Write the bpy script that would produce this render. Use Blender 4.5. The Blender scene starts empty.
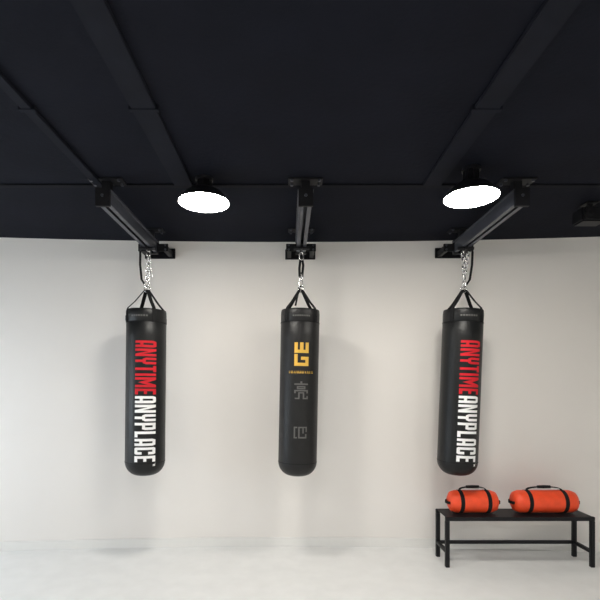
import bpy, bmesh, math, random
from mathutils import Vector, Matrix
scene = bpy.context.scene
scene.view_settings.view_transform = 'Standard'
COL = scene.collection

# ---------------------------------------------------------------- materials
def mat(name, color, rough=0.5, metal=0.0, noise=0.0, nscale=20, bump=0.0, bscale=60, emit=None, estr=0, spec=0.5):
    m = bpy.data.materials.new(name); m.use_nodes = True
    nt = m.node_tree; b = nt.nodes['Principled BSDF']
    b.inputs['Base Color'].default_value = (*color, 1)
    b.inputs['Roughness'].default_value = rough
    b.inputs['Metallic'].default_value = metal
    b.inputs['Specular IOR Level'].default_value = spec
    tc = nt.nodes.new('ShaderNodeTexCoord')
    if noise > 0:
        n = nt.nodes.new('ShaderNodeTexNoise'); n.inputs['Scale'].default_value = nscale
        n.inputs['Detail'].default_value = 4
        r = nt.nodes.new('ShaderNodeValToRGB')
        r.color_ramp.elements[0].position = 0.3; r.color_ramp.elements[1].position = 0.7
        r.color_ramp.elements[0].color = (*[c*(1-noise) for c in color], 1)
        r.color_ramp.elements[1].color = (*[min(1, c*(1+noise)) for c in color], 1)
        nt.links.new(tc.outputs['Object'], n.inputs['Vector'])
        nt.links.new(n.outputs['Fac'], r.inputs['Fac'])
        nt.links.new(r.outputs['Color'], b.inputs['Base Color'])
    if bump > 0:
        n2 = nt.nodes.new('ShaderNodeTexNoise'); n2.inputs['Scale'].default_value = bscale
        n2.inputs['Detail'].default_value = 5
        bp = nt.nodes.new('ShaderNodeBump'); bp.inputs['Strength'].default_value = bump
        bp.inputs['Distance'].default_value = 0.01
        nt.links.new(tc.outputs['Object'], n2.inputs['Vector'])
        nt.links.new(n2.outputs['Fac'], bp.inputs['Height'])
        nt.links.new(bp.outputs['Normal'], b.inputs['Normal'])
    if emit:
        b.inputs['Emission Color'].default_value = (*emit, 1)
        b.inputs['Emission Strength'].default_value = estr
    return m

M_wall  = mat('wall_paint', (0.84, 0.808, 0.778), 0.75, noise=0.015, nscale=1.5)
M_side  = mat('side_wall_paint', (0.82, 0.81, 0.75), 0.75, noise=0.02, nscale=1.5)
M_ceil  = mat('black_ceiling_paint', (0.0060, 0.0070, 0.0125), 0.85, noise=0.15, nscale=3, bump=0.2, bscale=40, spec=0.12)
M_beam  = mat('dark_ceiling_beam_paint', (0.0070, 0.0082, 0.014), 0.8, noise=0.15, nscale=8, spec=0.15)
M_cross = mat('black_beam_paint', (0.0045, 0.005, 0.008), 0.8, noise=0.1, spec=0.15)
M_floor = mat('light_grey_floor', (0.82, 0.82, 0.81), 0.45, noise=0.03, nscale=6)
M_trim  = mat('trim_white', (0.82, 0.81, 0.79), 0.5, noise=0.01)
M_vinyl = mat('black_vinyl', (0.0055, 0.006, 0.0065), 0.42, noise=0.15, nscale=12, bump=0.2, bscale=90, spec=0.35)
M_vinyl2= mat('charcoal_vinyl', (0.009, 0.0087, 0.009), 0.45, noise=0.15, nscale=12, bump=0.2, bscale=90, spec=0.38)
M_web   = mat('black_webbing', (0.006, 0.006, 0.007), 0.8, bump=0.3, bscale=400, noise=0.1, spec=0.3)
M_steel = mat('chrome_steel', (0.75, 0.75, 0.76), 0.25, metal=1.0, noise=0.05)
M_rail  = mat('rail_painted_steel', (0.075, 0.080, 0.098), 0.30, metal=0.4, noise=0.1)
M_blk   = mat('black_steel', (0.006, 0.006, 0.008), 0.5, noise=0.1, spec=0.3)
M_red   = mat('red_print', (0.58, 0.018, 0.028), 0.6, noise=0.03, spec=0.2)
M_white = mat('white_print', (0.95, 0.95, 0.95), 0.5, noise=0.005)
M_gold  = mat('gold_print', (0.70, 0.42, 0.06), 0.45, noise=0.05)
M_grey  = mat('grey_print', (0.10, 0.098, 0.095), 0.5, noise=0.05)
M_shade = mat('lamp_black_enamel', (0.008, 0.008, 0.010), 0.35, noise=0.05)
M_refl  = mat('lamp_inner_white', (0.85, 0.85, 0.85), 0.4, noise=0.01)
M_lens  = mat('lamp_lens_front', (1, 1, 1), 0.4, emit=(1.0, 0.96, 0.88), estr=88)
M_fill_lens = mat('fill_lamp_lens', (1, 1, 1), 0.4, emit=(1.0, 0.975, 0.945), estr=82)  # glowing lens of the unseen lamps added as fill light
M_orange= mat('orange_vinyl', (0.88, 0.075, 0.018), 0.45, noise=0.08, nscale=15, bump=0.2)
M_fill_pane  = mat('fill_light_pane', (0.8, 0.85, 0.9), 0.4, emit=(0.76, 0.88, 1.0), estr=7.0)  # cool glow of the added window, a fill light from the left

# ---------------------------------------------------------------- helpers
def new_obj(name, bm, mats, parent=None, loc=(0,0,0), smooth=False):
    me = bpy.data.meshes.new(name)
    bmesh.ops.recalc_face_normals(bm, faces=bm.faces)
    bm.to_mesh(me); bm.free()
    for m in (mats if isinstance(mats, (list, tuple)) else [mats]): me.materials.append(m)
    if smooth:
        for p in me.polygons: p.use_smooth = True
    o = bpy.data.objects.new(name, me); COL.objects.link(o)
    o.location = loc
    if parent: o.parent = parent
    return o
def empty(name, loc, rot=(0,0,0)):
    e = bpy.data.objects.new(name, None); COL.objects.link(e)
    e.location = loc; e.rotation_euler = rot; e.empty_display_size = 0.1
    return e
def box(bm, lo, hi, mi=0, bev=0.0):
    c = [(a+b)/2 for a, b in zip(lo, hi)]; s = [abs(b-a) for a, b in zip(lo, hi)]
    r = bmesh.ops.create_cube(bm, size=1, matrix=Matrix.Translation(c) @ Matrix.Diagonal((*s, 1)))
    fs = set(f for v in r['verts'] for f in v.link_faces)
    for f in fs: f.material_index = mi
    if bev > 0:
        es = list(set(e for v in r['verts'] for e in v.link_edges))
        bmesh.ops.bevel(bm, geom=es, offset=bev, segments=2, affect='EDGES')
def lathe(bm, prof, seg=48, center=(0,0,0), axis='Z', mi=0):
    rings = []
    for r, z in prof:
        ring = []
        if r < 1e-5: pts = [(0, 0, z)]
        else: pts = [(r*math.cos(2*math.pi*i/seg), r*math.sin(2*math.pi*i/seg), z) for i in range(seg)]
        for p in pts:
            if axis == 'X': p = (p[2], p[0], p[1])
            if axis == 'Y': p = (p[0], p[2], p[1])
            ring.append(bm.verts.new((p[0]+center[0], p[1]+center[1], p[2]+center[2])))
        rings.append(ring)
    for a, b in zip(rings, rings[1:]):
        for i in range(seg):
            j = (i+1) % seg
            if len(a) == 1 and len(b) == 1: continue
            if len(a) == 1: f = bm.faces.new((a[0], b[i], b[j]))
            elif len(b) == 1: f = bm.faces.new((a[i], b[0], a[j]))
            else: f = bm.faces.new((a[i], b[i], b[j], a[j]))
            f.material_index = mi
def tube(bm, pts, r, seg=8, closed=False, mi=0):
    pts = [Vector(p) for p in pts]; n = len(pts); rings = []
    ref = None
    for i in range(n):
        if closed: t = pts[(i+1) % n]-pts[i-1]
        else: t = pts[min(i+1, n-1)]-pts[max(i-1, 0)]
        t.normalize()
        if ref is None: ref = t.orthogonal().normalized()
        ref = (ref - t*ref.dot(t)).normalized()
        b = t.cross(ref)
        rings.append([bm.verts.new(pts[i]+ref*r*math.cos(2*math.pi*k/seg)+b*r*math.sin(2*math.pi*k/seg)) for k in range(seg)])
    for i in range(n if closed else n-1):
        a = rings[i]; b2 = rings[(i+1) % n]
        for k in range(seg):
            f = bm.faces.new((a[k], a[(k+1) % seg], b2[(k+1) % seg], b2[k])); f.material_index = mi
    if not closed:
        for rg in (rings[0], rings[-1]): bm.faces.new(rg).material_index = mi
def ribbon(bm, pts, wdir, w, th, mi=0):
    pts = [Vector(p) for p in pts]; wd = Vector(wdir).normalized(); n = len(pts); rings = []
    for i in range(n):
        t = (pts[min(i+1, n-1)]-pts[max(i-1, 0)]).normalized()
        nn = t.cross(wd).normalized()
        rings.append([bm.verts.new(pts[i]+wd*a*w/2+nn*b*th/2) for a, b in ((-1,-1),(1,-1),(1,1),(-1,1))])
    for a, b in zip(rings, rings[1:]):
        for k in range(4):
            bm.faces.new((a[k], a[(k+1) % 4], b[(k+1) % 4], b[k])).material_index = mi
    for rg in (rings[0], rings[-1]): bm.faces.new(rg).material_index = mi
def link_pts(c, L, W, rot):
    pts = []
    for i in range(20):
        a = 2*math.pi*i/20
        x = W/2*math.cos(a); z = (L/2-W/2)*(1 if math.sin(a) > 0 else -1)+W/2*math.sin(a)
        pts.append((c[0]+x*math.cos(rot), c[1]+x*math.sin(rot), c[2]+z))
    return pts
def chain(bm, p0, p1, L=0.048, W=0.030, r=0.0048, mi=0):
    p0 = Vector(p0); p1 = Vector(p1); d = (p1-p0).length; step = L-2*r-0.001
    n = max(1, int(round(d/step)))
    for i in range(n):
        c = p0.lerp(p1, (i+0.5)/n)
        tube(bm, link_pts(c, d/n+2*r, W, (i % 2)*math.pi/2+0.5), r, 6, True, mi)

# ---------------------------------------------------------------- room
CEIL = 3.04
XL, XR, YB, YF = -4.3, 4.3, -3.5, 4.5
def wall_y(x): return 4.5-0.15*(x/2.9)**2
N = 60
xs = [XL+(XR-XL)*i/N for i in range(N+1)]
def curved(name, y0, y1, z0, z1, m):
    bm = bmesh.new(); rows = []
    for x in xs:
        y = wall_y(x)
        rows.append([bm.verts.new((x, y+y0, z0)), bm.verts.new((x, y+y0, z1)), bm.verts.new((x, y+y1, z1)), bm.verts.new((x, y+y1, z0))])
    for a, b in zip(rows, rows[1:]):
        for k in range(4): bm.faces.new((a[k], a[(k+1) % 4], b[(k+1) % 4], b[k]))
    bm.faces.new(rows[0]); bm.faces.new(rows[-1])
    return new_obj(name, bm, m, smooth=False)
curved('wall_back', 0, 0.12, 0, CEIL, M_wall)
curved('baseboard_back', -0.015, 0, 0, 0.09, M_trim)
for nm, lo, hi, m in [
    ('wall_right', (XR, YB, 0), (XR+0.12, 4.6, CEIL), M_side),
    ('wall_front', (XL-0.12, YB-0.12, 0), (XR+0.12, YB, CEIL), M_side),
    ('floor', (XL-0.12, YB-0.12, -0.1), (XR+0.12, 4.7, 0), M_floor),
    ('ceiling', (XL-0.12, YB-0.12, CEIL), (XR+0.12, 4.7, CEIL+0.1), M_ceil)]:
    bm = bmesh.new(); box(bm, lo, hi); new_obj(nm, bm, m)
wy0, wy1, wz0, wz1 = 1.9, 3.6, 0.6, 2.1
bm = bmesh.new()
box(bm, (XL-0.12, YB, 0), (XL, wy0, CEIL)); box(bm, (XL-0.12, wy1, 0), (XL, 4.6, CEIL))
box(bm, (XL-0.12, wy0, 0), (XL, wy1, wz0)); box(bm, (XL-0.12, wy0, wz1), (XL, wy1, CEIL))
new_obj('wall_left', bm, M_side)
e = empty('fill_light_window_1', (XL-0.06, (wy0+wy1)/2, (wz0+wz1)/2))  # out of view; added to brighten the back wall towards its left end
hy, hz = (wy1-wy0)/2, (wz1-wz0)/2
bm = bmesh.new(); box(bm, (-0.012, -hy+0.04, -hz+0.04), (0.0, hy-0.04, hz-0.04)); new_obj('fill_pane', bm, M_fill_pane, e)
bm = bmesh.new()
for a in ((-hy, -hz, hy, -hz+0.05), (-hy, hz-0.05, hy, hz), (-hy, -hz+0.05, -hy+0.05, hz-0.05), (hy-0.05, -hz+0.05, hy, hz-0.05), (-0.025, -hz+0.05, 0.025, hz-0.05)):
    box(bm, (-0.03, a[0], a[1]), (0.04, a[2], a[3]), bev=0.004)
new_obj('frame', bm, M_trim, e)

bm = bmesh.new(); box(bm, (XL+0.02, 3.20, CEIL-0.012), (XR-0.02, 3.25, CEIL), bev=0.003)
new_obj('ceiling_cross_beam', bm, M_cross)
for x, w in [(-0.74, 0.13), (1.02, 0.13), (-1.34, 0.06)]:
    bm = bmesh.new()
    box(bm, (x-w/2, -3.3, CEIL-0.022), (x+w/2, 3.19, CEIL), bev=0.004)
    for yy in (-2, -0.8, 0.4, 1.4, 2.3):
        box(bm, (x-w/2-0.012, yy, CEIL-0.026), (x+w/2+0.012, yy+0.03, CEIL), bev=0.002)
    new_obj('ceiling_duct', bm, M_beam)

# ---------------------------------------------------------------- rails
RB = 2.85
def rail(x, y0, y1):
    e = empty('bag_hanging_rail', (x, 4.05, RB))
    Y0 = y0-4.05; Y1 = y1-4.05; T = CEIL-RB
    bm = bmesh.new()
    H = 0.10; w = 0.042
    box(bm, (-w-0.012, Y0, H-0.008), (w+0.012, Y1, H))
    box(bm, (-w, Y0, 0), (-w+0.007, Y1, H-0.008))
    box(bm, (w-0.007, Y0, 0), (w, Y1, H-0.008))
    box(bm, (-w+0.007, Y0, 0), (-0.012, Y1, 0.007))
    box(bm, (0.012, Y0, 0), (w-0.007, Y1, 0.007))
    new_obj('rail_channel', bm, M_rail, e)
    bm = bmesh.new()
    box(bm, (-0.050, Y0-0.012, -0.022), (0.050, Y0+0.012, H+0.004), bev=0.003)
    for yy in (Y0+0.05, Y1-0.10):
        box(bm, (-0.03, yy, H), (0.03, yy+0.05, T), bev=0.002)
        box(bm, (-0.12, yy-0.03, T-0.012), (0.12, yy+0.08, T), bev=0.002)
    box(bm, (-0.14, Y1, 0.015), (0.14, Y1+0.014, 0.085), bev=0.003)
    box(bm, (-0.05, Y1-0.01, -0.01), (0.05, Y1+0.03, 0.12), bev=0.003)
    wy = wall_y(x)-4.05
    box(bm, (-0.13, Y1+0.01, 0.02), (-0.09, wy-0.01, 0.075), bev=0.003)
    box(bm, (0.09, Y1+0.01, 0.02), (0.13, wy-0.01, 0.075), bev=0.003)
    box(bm, (-0.15, wy-0.024, 0.01), (0.15, wy-0.009, 0.11), bev=0.003)
    new_obj('mounting_brackets', bm, M_blk, e)
    bm = bmesh.new()
    for sx in (-1, 1):
        for zz in (0.03, 0.07):
            lathe(bm, [(0, -0.010), (0.010, -0.010), (0.010, 0), (0, 0)], 6, (sx*0.115, Y1, zz), 'Y')
        for yy in (Y0+0.03, Y0+0.10, Y1-0.12, Y1-0.04):
            lathe(bm, [(0, T-0.026), (0.011, T-0.026), (0.011, T-0.012), (0, T-0.012)], 6, (sx*0.095, yy, 0))
    lathe(bm, [(0, -0.02), (0.011, -0.02), (0.011, -0.01), (0, -0.01)], 6, (0, Y0, 0.05), 'Y')
    new_obj('bolts', bm, M_rail, e)
    bm = bmesh.new()
    box(bm, (-0.028, -0.05, 0.009), (0.028, 0.05, 0.05), bev=0.004)
    box(bm, (-0.010, -0.03, -0.026), (0.010, 0.03, 0.02), bev=0.003)
    box(bm, (-0.06, -0.012, -0.018), (0.06, 0.012, -0.006), bev=0.003)
    lathe(bm, [(0, -0.07), (0.015, -0.07), (0.015, 0.07), (0, 0.07)], 14, (0, 0, -0.011), 'X')
    new_obj('trolley', bm, M_blk, e)
    return e
AX = [-1.266, 0.122, 1.60]
for x in AX: rail(x, 3.08, 4.22)

# ---------------------------------------------------------------- print glyphs (s along reading, t up)
def R(a, b, c, d): return [(a, b), (c, b), (c, d), (a, d)]
S = 0.145
W0 = 0.40
H1 = 0.15
WN = 0.45; WM = 0.60
G = {
 'A': (W0, [R(0, 0, S, 1-H1), R(W0-S, 0, W0, 1-H1), [(0, 1-H1), (W0, 1-H1), (W0-.06, 1), (.06, 1)], R(S, .24, W0-S, .38)]),
 'N': (WN, [R(0, 0, S, 1), R(WN-S, 0, WN, 1), [(S, 1), (S, .62), (WN-S, 0), (WN-S, .38)]]),
 'Y': (W0, [R(0, .50, S, 1), R(W0-S, .50, W0, 1), [(0, .50), (.07, .36), (W0-.07, .36), (W0, .50)], R(W0/2-S/2, 0, W0/2+S/2, .36)]),
 'T': (.38, [R(0, .85, .38, 1), R(.19-S/2, 0, .19+S/2, .85)]),
 'I': (S, [R(0, 0, S, 1)]),
 'M': (WM, [R(0, 0, S, 1), R(WM-S, 0, WM, 1), [(S, 1), (S, .60), (WM/2, .15), (WM/2, .58)], [(WM/2, .58), (WM/2, .15), (WM-S, .60), (WM-S, 1)]]),
 'E': (.34, [R(0, 0, S, 1), R(S, 0, .34, H1), R(S, .43, .32, .57), R(S, 1-H1, .34, 1)]),
 'P': (W0, [R(0, 0, S, 1), R(S, 1-H1, W0-.04, 1), R(S, .36, W0-.04, .50), R(W0-S, .50, W0, 1-H1), [(W0-.04, 1-H1), (W0, 1-H1), (W0-.04, 1)], [(W0-.04, .36), (W0, .50), (W0-.04, .50)]]),
 'L': (.33, [R(0, 0, S, 1), R(S, 0, .33, H1)]),
 'C': (W0, [R(0, .08, S, .92), [(0, .92), (W0, .92), (W0-.05, 1), (.05, 1)], [(0, .08), (.05, 0), (W0-.05, 0), (W0, .08)], R(S, .08, W0, H1), R(S, 1-H1, W0, .92), R(W0-S, H1, W0, .35), R(W0-S, .65, W0, 1-H1)]),
}
def word_polys(word, length, height, gap=0.085):
    total = sum(G[c][0] for c in word)+gap*(len(word)-1)
    k = length/total; s = 0; out = []
    for c in word:
        w, ps = G[c]
        for p in ps: out.append([((s+a)*k, b*height) for a, b in p])
        s += w+gap
    return out
def wrapped(name, polys, Rb, mat_, parent, y_off=0.0012):
    bm = bmesh.new()
    for p in polys:
        vs = [bm.verts.new((u, 0, z)) for u, z in p]
        bm.faces.new(vs)
    for f in bm.faces:
        f.normal_update()
        if f.normal.y > 0: f.normal_flip()
    u = -0.20
    while u < 0.20:
        bmesh.ops.bisect_plane(bm, geom=bm.verts[:]+bm.edges[:]+bm.faces[:], plane_co=(u, 0, 0), plane_no=(1, 0, 0))
        u += 0.01
    for v in bm.verts:
        th = v.co.x/Rb; z = v.co.z
        v.co = ((Rb+y_off)*math.sin(th), -(Rb+y_off)*math.cos(th), z)
    me = bpy.data.meshes.new(name)
    bm.to_mesh(me); bm.free(); me.materials.append(mat_)
    o = bpy.data.objects.new(name, me); COL.objects.link(o); o.parent = parent
    return o
def rotpolys(polys, ztop, u0):
    return [[(u0+t, ztop-s) for s, t in p] for p in polys]

RAD = 0.173
def bag(x, tilt, top, bot, twist, vinyl, kind):
    e = empty('punching_bag', (x, 4.05, RB-0.012), (0, math.radians(tilt), 0))
    body = bmesh.new()
    prof = [(0, top-0.012), (0.10, top-0.010), (RAD-0.022, top-0.006), (RAD-0.008, top-0.001), (RAD-0.001, top-0.012),
            (RAD+0.001, top-0.04), (RAD, top-0.112), (RAD-0.0035, top-0.116), (RAD, top-0.120)]
    zz = top-0.25
    while zz > bot+0.16: prof.append((RAD, zz)); zz -= 0.12
    rb = 0.125
    for i in range(0, 11):
        a = i/10*math.pi/2
        prof.append((RAD-rb*0.95+rb*0.95*math.cos(a), bot+rb-rb*math.sin(a)))
    prof.append((0, bot-0.003))
    lathe(body, [(max(0, r), z) for r, z in prof], 96)
    new_obj('bag_body', body, vinyl, e, smooth=True)
    bm = bmesh.new()
    for z, r in ((top-0.116, RAD+0.0005), (top-0.004, RAD-0.006), (bot+rb, RAD-0.0005)):
        tube(bm, [(r*math.cos(a*math.pi/32), r*math.sin(a*math.pi/32), z) for a in range(64)], 0.003, 6, True)
    tube(bm, [((RAD)*math.cos(0.4), RAD*math.sin(0.4), top-0.12), (RAD*math.cos(0.4), RAD*math.sin(0.4), bot+rb)], 0.0025, 6)
    new_obj('seam_piping', bm, M_web, e, smooth=True)
    ring = top+0.185
    bm = bmesh.new()
    for k in range(4):
        a = math.radians(38+90*k)+twist*0.5
        d = Vector((math.cos(a), math.sin(a), 0)); tdir = (-math.sin(a), math.cos(a), 0)
        pts = [d*(RAD+0.004)+Vector((0, 0, top-0.115)), d*(RAD+0.004)+Vector((0, 0, top-0.02)), d*(RAD-0.006)+Vector((0, 0, top+0.008)),
               d*(RAD*0.62)+Vector((0, 0, top+0.07)), d*0.018+Vector((0, 0, ring))]
        ribbon(bm, pts, tdir, 0.032, 0.005)
        ribbon(bm, [d*(RAD+0.008)+Vector((0, 0, top-0.105)), d*(RAD+0.008)+Vector((0, 0, top-0.06))], tdir, 0.036, 0.004)
    new_obj('webbing_straps', bm, M_web, e)
    bm = bmesh.new()
    tube(bm, [(0.026*math.cos(a*math.pi/12), 0.01, ring+0.008+0.026*math.sin(a*math.pi/12)) for a in range(24)], 0.006, 8, True)
    tube(bm, link_pts((0, 0, ring+0.052), 0.065, 0.034, 0.4), 0.006, 8, True)
    lathe(bm, [(0, ring+0.082), (0.010, ring+0.084), (0.010, ring+0.10), (0, ring+0.102)], 10)
    topz = -0.028
    if kind == 'double':
        chain(bm, (0.0, 0, ring+0.10), (-0.028, 0, topz))
        chain(bm, (0.0, 0.01, ring+0.10), (0.028, 0.01, topz))
    elif kind == 'single':
        chain(bm, (0.0, 0, ring+0.09), (0.012, 0, topz))
        chain(bm, (0.034, 0.01, ring+0.12), (0.014, 0, topz-0.04), L=0.036, W=0.024, r=0.004)
    else:
        chain(bm, (0.0, 0, ring+0.09), (0.0, 0, ring+0.15))
        tube(bm, link_pts((0, 0, topz-0.04), 0.07, 0.035, 0.3), 0.006, 8, True)
    new_obj('chain_and_ring', bm, M_steel, e, smooth=True)
    bm = bmesh.new()
    if kind == 'web':
        ribbon(bm, [(-0.012, 0, ring+0.12), (-0.016, 0, -0.18), (-0.004, 0, topz-0.03)], (1, 0, 0), 0.022, 0.004)
        ribbon(bm, [(0.010, 0.012, ring+0.12), (0.018, 0.012, -0.15), (0.004, 0.012, topz-0.03)], (1, 0, 0), 0.022, 0.004)
        ribbon(bm, [(-0.004, -0.004, ring+0.04), (-0.03, -0.004, ring-0.06), (-0.045, -0.02, top+0.04)], (1, 0, 0), 0.016, 0.003)
    else:
        sx = -1 if kind == 'single' else 1
        ribbon(bm, [(0.004*sx, 0.02, ring+0.02), (0.055*sx, 0.02, ring+0.10), (0.070*sx, 0.02, -0.14), (0.066*sx, 0.01, -0.02)], (1, 0, 0), 0.020, 0.004)
    new_obj('safety_strap', bm, M_web, e)
    return e

for (x, tilt, kind, u0) in ((AX[0], 0.6, 'single', 0.050), (AX[2], 2.3, 'double', 0.018)):
    top, bot = -0.56, -2.035
    e = bag(x, tilt, top, bot, 0.0, M_vinyl, kind)
    hgt = 0.18
    u = u0-hgt/2
    wrapped('print_anytime', rotpolys(word_polys('ANYTIME', 0.465, hgt), top-0.285, u), RAD, M_red, e)
    wrapped('print_anyplace', rotpolys(word_polys('ANYPLACE', 0.570, hgt), top-0.765, u), RAD, M_white, e)
    wrapped('print_tm', rotpolys(word_polys('TM', 0.028, 0.024), top-1.345, u+hgt-0.024), RAD, M_white, e)
    wrapped('collar_label', [[(a+dx, b) for a, b in R(-0.085, top-0.075, -0.07, top-0.06)] for dx in (0, .022, .044, .066, .088, .11, .132)], RAD+0.0005, M_grey, e)

top, bot = -0.56, -2.04
e = bag(AX[1], 1.1, top, bot, 0.3, M_vinyl2, 'web')
def px(a, b, c, d, cx, cz, k): return [(cx+a*k, cz+b*k), (cx+c*k, cz+b*k), (cx+c*k, cz+d*k), (cx+a*k, cz+d*k)]
L = []
cx, cz, k = 0.014, top-0.405, 0.0125
for r_ in [(-5, 1, -2.7, 8.2), (-1.2, 3.2, 1.2, 8.2), (2.7, 1, 5, 8.2), (-2.7, 1, 2.7, 3.2),
           (-5, -8, -2.7, 0.2), (-2.7, -8, 5, -5.8), (2.7, -5.8, 5, -1.6), (-0.4, -3.8, 2.7, -1.6)]:
    L.append(px(*r_, cx, cz, k))
wrapped('print_emblem', L, RAD, M_gold, e)
small = []; uu = -0.095; random.seed(3)
while uu < 0.125:
    w = random.choice((0.007, 0.009, 0.011))
    small.append(R(uu, top-0.568, uu+w*0.45, top-0.548)); small.append(R(uu+w*0.45, top-0.568, uu+w, top-0.562))
    uu += w+random.choice((0.004, 0.004, 0.010))
wrapped('print_slogan', small, RAD, M_gold, e)
ch1 = [(-.7, 9, .7, 10.6), (-5, 8, 5, 9.1), (-3.1, 5.2, -2.0, 7.2), (2.0, 5.2, 3.1, 7.2), (-3, 6.3, 3, 7.2), (-3, 4.9, 3, 5.8),
       (-5, 3.4, 5, 4.4), (-5, 2.0, -3.9, 3.4), (3.9, 2.0, 5, 3.4), (-2.1, 0, -1.0, 2.8), (-4.5, -2.2, -1.1, -1.2), (-2.1, -1.2, -1.0, 0), (-1.0, 1.9, 2.2, 2.8), (1.2, -2.2, 2.3, 1.9), (2.3, -2.2, 5, -1.2), (4.0, -1.2, 5, 0)]
wrapped('print_character', [px(*r_, 0.016, top-0.765, 0.0120) for r_ in ch1], RAD, M_grey, e)
ch2 = [(-5, -4.2, -3.9, 4.2), (-3.9, 3.2, -2.4, 4.2), (-3.9, -4.2, -2.6, -3.2), (-1.8, -4.2, -.7, 4.2), (-.7, -4.2, 4.4, -3.1), (3.3, -3.1, 4.4, -1), (-.7, 3.2, 4.6, 4.2), (1.2, -.6, 2.3, 3.2), (3.6, .4, 4.6, 3.2)]
wrapped('print_character', [px(*r_, 0.018, top-1.08, 0.0120) for r_ in ch2], RAD, M_grey, e)
wrapped('collar_label', [R(-0.07+i*0.02, top-0.075, -0.058+i*0.02, top-0.062) for i in range(8)], RAD+0.0005, M_grey, e)

# ---------------------------------------------------------------- lamps
def lamp(x, y, z, lens):
    e = empty('dome_ceiling_lamp', (x, y, z)); T = CEIL-z
    bm = bmesh.new()
    out = [(0.175, 0), (0.176, 0.006), (0.165, 0.022), (0.140, 0.055), (0.105, 0.083), (0.065, 0.100), (0.045, 0.106), (0.045, T-0.022), (0.035, T-0.015), (0, T-0.015)]
    lathe(bm, out, 48)
    new_obj('shade', bm, M_shade, e, smooth=True)
    bm = bmesh.new()
    lathe(bm, [(0.175, 0), (0.171, 0.003), (0.160, 0.020), (0.136, 0.05), (0.10, 0.077), (0.05, 0.094), (0, 0.096)], 48)
    new_obj('reflector', bm, M_refl, e, smooth=True)
    bm = bmesh.new()
    lathe(bm, [(0, -0.030), (0.05, -0.028), (0.10, -0.021), (0.14, -0.009), (0.160, 0.004), (0.160, 0.012), (0, 0.014)], 48)
    new_obj('lens', bm, lens, e)
    bm = bmesh.new()
    lathe(bm, [(0, T-0.02), (0.06, T-0.018), (0.06, T), (0, T)], 24)
    for k in range(8):
        a = k*math.pi/4
        ribbon(bm, [(0.045*math.cos(a), 0.045*math.sin(a), 0.104), (0.045*math.cos(a), 0.045*math.sin(a), T-0.02)], (math.cos(a), math.sin(a), 0), 0.02, 0.004)
    new_obj('ceiling_mount', bm, M_shade, e)
lamp(-0.582, 3.12, 2.868, M_lens)
lamp(1.213, 2.98, 2.845, M_lens)
for x, y in ((-2.7, 0.9), (-0.4, 0.9), (2.0, 0.9), (-2.3, -1.3), (0.3, -1.3), (2.7, -1.3)):  # unseen lamps, added in rows as fill light for the room
    lamp(x, y, 2.86, M_fill_lens)

# ---------------------------------------------------------------- ceiling speaker
e = empty('ceiling_speaker', (2.38, 3.55, CEIL))
bm = bmesh.new()
box(bm, (-0.015, -0.015, -0.05), (0.015, 0.015, 0)); box(bm, (-0.05, -0.05, -0.008), (0.05, 0.05, 0), bev=0.002)
box(bm, (-0.10, -0.07, -0.16), (0.10, 0.07, -0.05), bev=0.012)
new_obj('cabinet', bm, M_blk, e)
bm = bmesh.new()
lathe(bm, [(0, -0.076), (0.02, -0.074), (0.035, -0.068), (0.045, -0.076), (0.045, -0.069), (0, -0.069)], 24, (-0.045, 0, -0.105), 'Y')
lathe(bm, [(0, -0.076), (0.012, -0.074), (0.02, -0.069), (0, -0.069)], 24, (0.05, 0, -0.105), 'Y')
new_obj('drivers', bm, M_blk, e, smooth=True)

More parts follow.
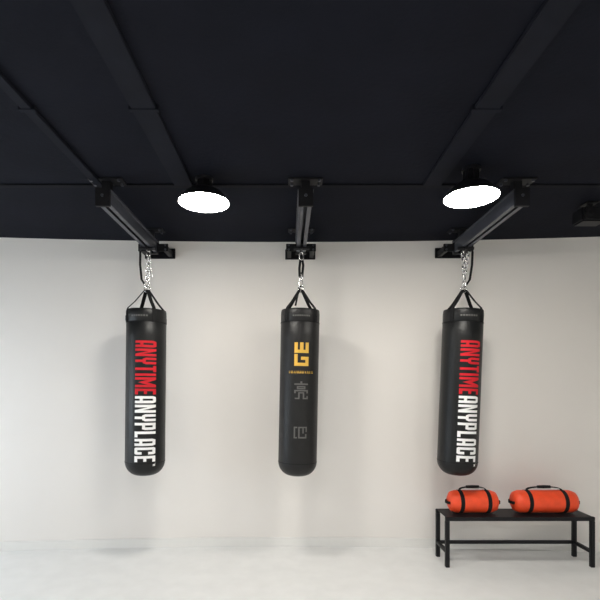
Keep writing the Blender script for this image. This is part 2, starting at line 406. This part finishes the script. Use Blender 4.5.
# ---------------------------------------------------------------- rack with orange sandbags
e = empty('storage_rack', (2.05, 4.10, 0))
bm = bmesh.new()
for sx in (-0.66, 0.62):
    for sy in (-0.14, 0.11):
        box(bm, (sx, sy, 0), (sx+0.035, sy+0.035, 0.41), bev=0.003)
    box(bm, (sx, -0.11, 0.12), (sx+0.03, 0.115, 0.15), bev=0.003)
box(bm, (-0.66, 0.115, 0.12), (0.655, 0.14, 0.15), bev=0.003)
box(bm, (-0.66, -0.14, 0.41), (0.655, -0.11, 0.445), bev=0.003)
box(bm, (-0.66, 0.115, 0.41), (0.655, 0.145, 0.445), bev=0.003)
box(bm, (-0.65, -0.12, 0.435), (0.645, 0.13, 0.444))
new_obj('frame', bm, M_blk, e)
def sandbag(x, y, z, length, r=0.1):
    e = empty('orange_sandbag', (x, y, z))
    bm = bmesh.new(); h = length/2
    prof = [(0, -h), (r*0.55, -h+0.002), (r*0.86, -h+0.02), (r, -h+0.06), (r*1.01, -h*0.4), (r, 0), (r*1.01, h*0.4), (r, h-0.06), (r*0.86, h-0.02), (r*0.55, h-0.002), (0, h)]
    lathe(bm, prof, 40, (0, 0, r*1.035), 'X')
    new_obj('body', bm, M_orange, e, smooth=True)
    bm = bmesh.new()
    for sx in (-0.55, 0.55):
        lathe(bm, [(r*1.005, sx*h-0.018), (r*1.035, sx*h-0.016), (r*1.035, sx*h+0.016), (r*1.005, sx*h+0.018)], 40, (0, 0, r*1.035), 'X')
    pts = []
    for i in range(13):
        a = math.pi*i/12
        pts.append((-0.55*h*math.cos(a), 0, 2*r+0.035*max(0, math.sin(a))**0.6))
    ribbon(bm, pts, (0, 1, 0), 0.03, 0.006)
    lathe(bm, [(0, -0.06), (0.013, -0.058), (0.015, 0), (0.013, 0.058), (0, 0.06)], 16, (0, 0, 2*r+0.035), 'X')
    for sx in (-1, 1):
        pts = [(sx*(h-0.006+0.03*math.sin(math.pi*i/8)), 0.05*math.cos(math.pi*i/8), r) for i in range(9)]
        ribbon(bm, pts, (0, 0, 1), 0.025, 0.004)
    new_obj('straps_and_handles', bm, M_web, e)
sandbag(1.68, 4.10, 0.447, 0.44)
sandbag(2.33, 4.10, 0.447, 0.58)

# ---------------------------------------------------------------- world + camera
w = bpy.data.worlds.new('World'); scene.world = w; w.use_nodes = True
w.node_tree.nodes['Background'].inputs['Color'].default_value = (0.5, 0.55, 0.6, 1)
w.node_tree.nodes['Background'].inputs['Strength'].default_value = 0.1

cam = bpy.data.cameras.new('camera'); co = bpy.data.objects.new('camera', cam); COL.objects.link(co)
co.location = (0, 0, 1.6); co.rotation_euler = (math.radians(90), 0, 0)
cam.sensor_width = 36; cam.lens = 27
cam.shift_x = 12/600; cam.shift_y = 86/600
scene.camera = co
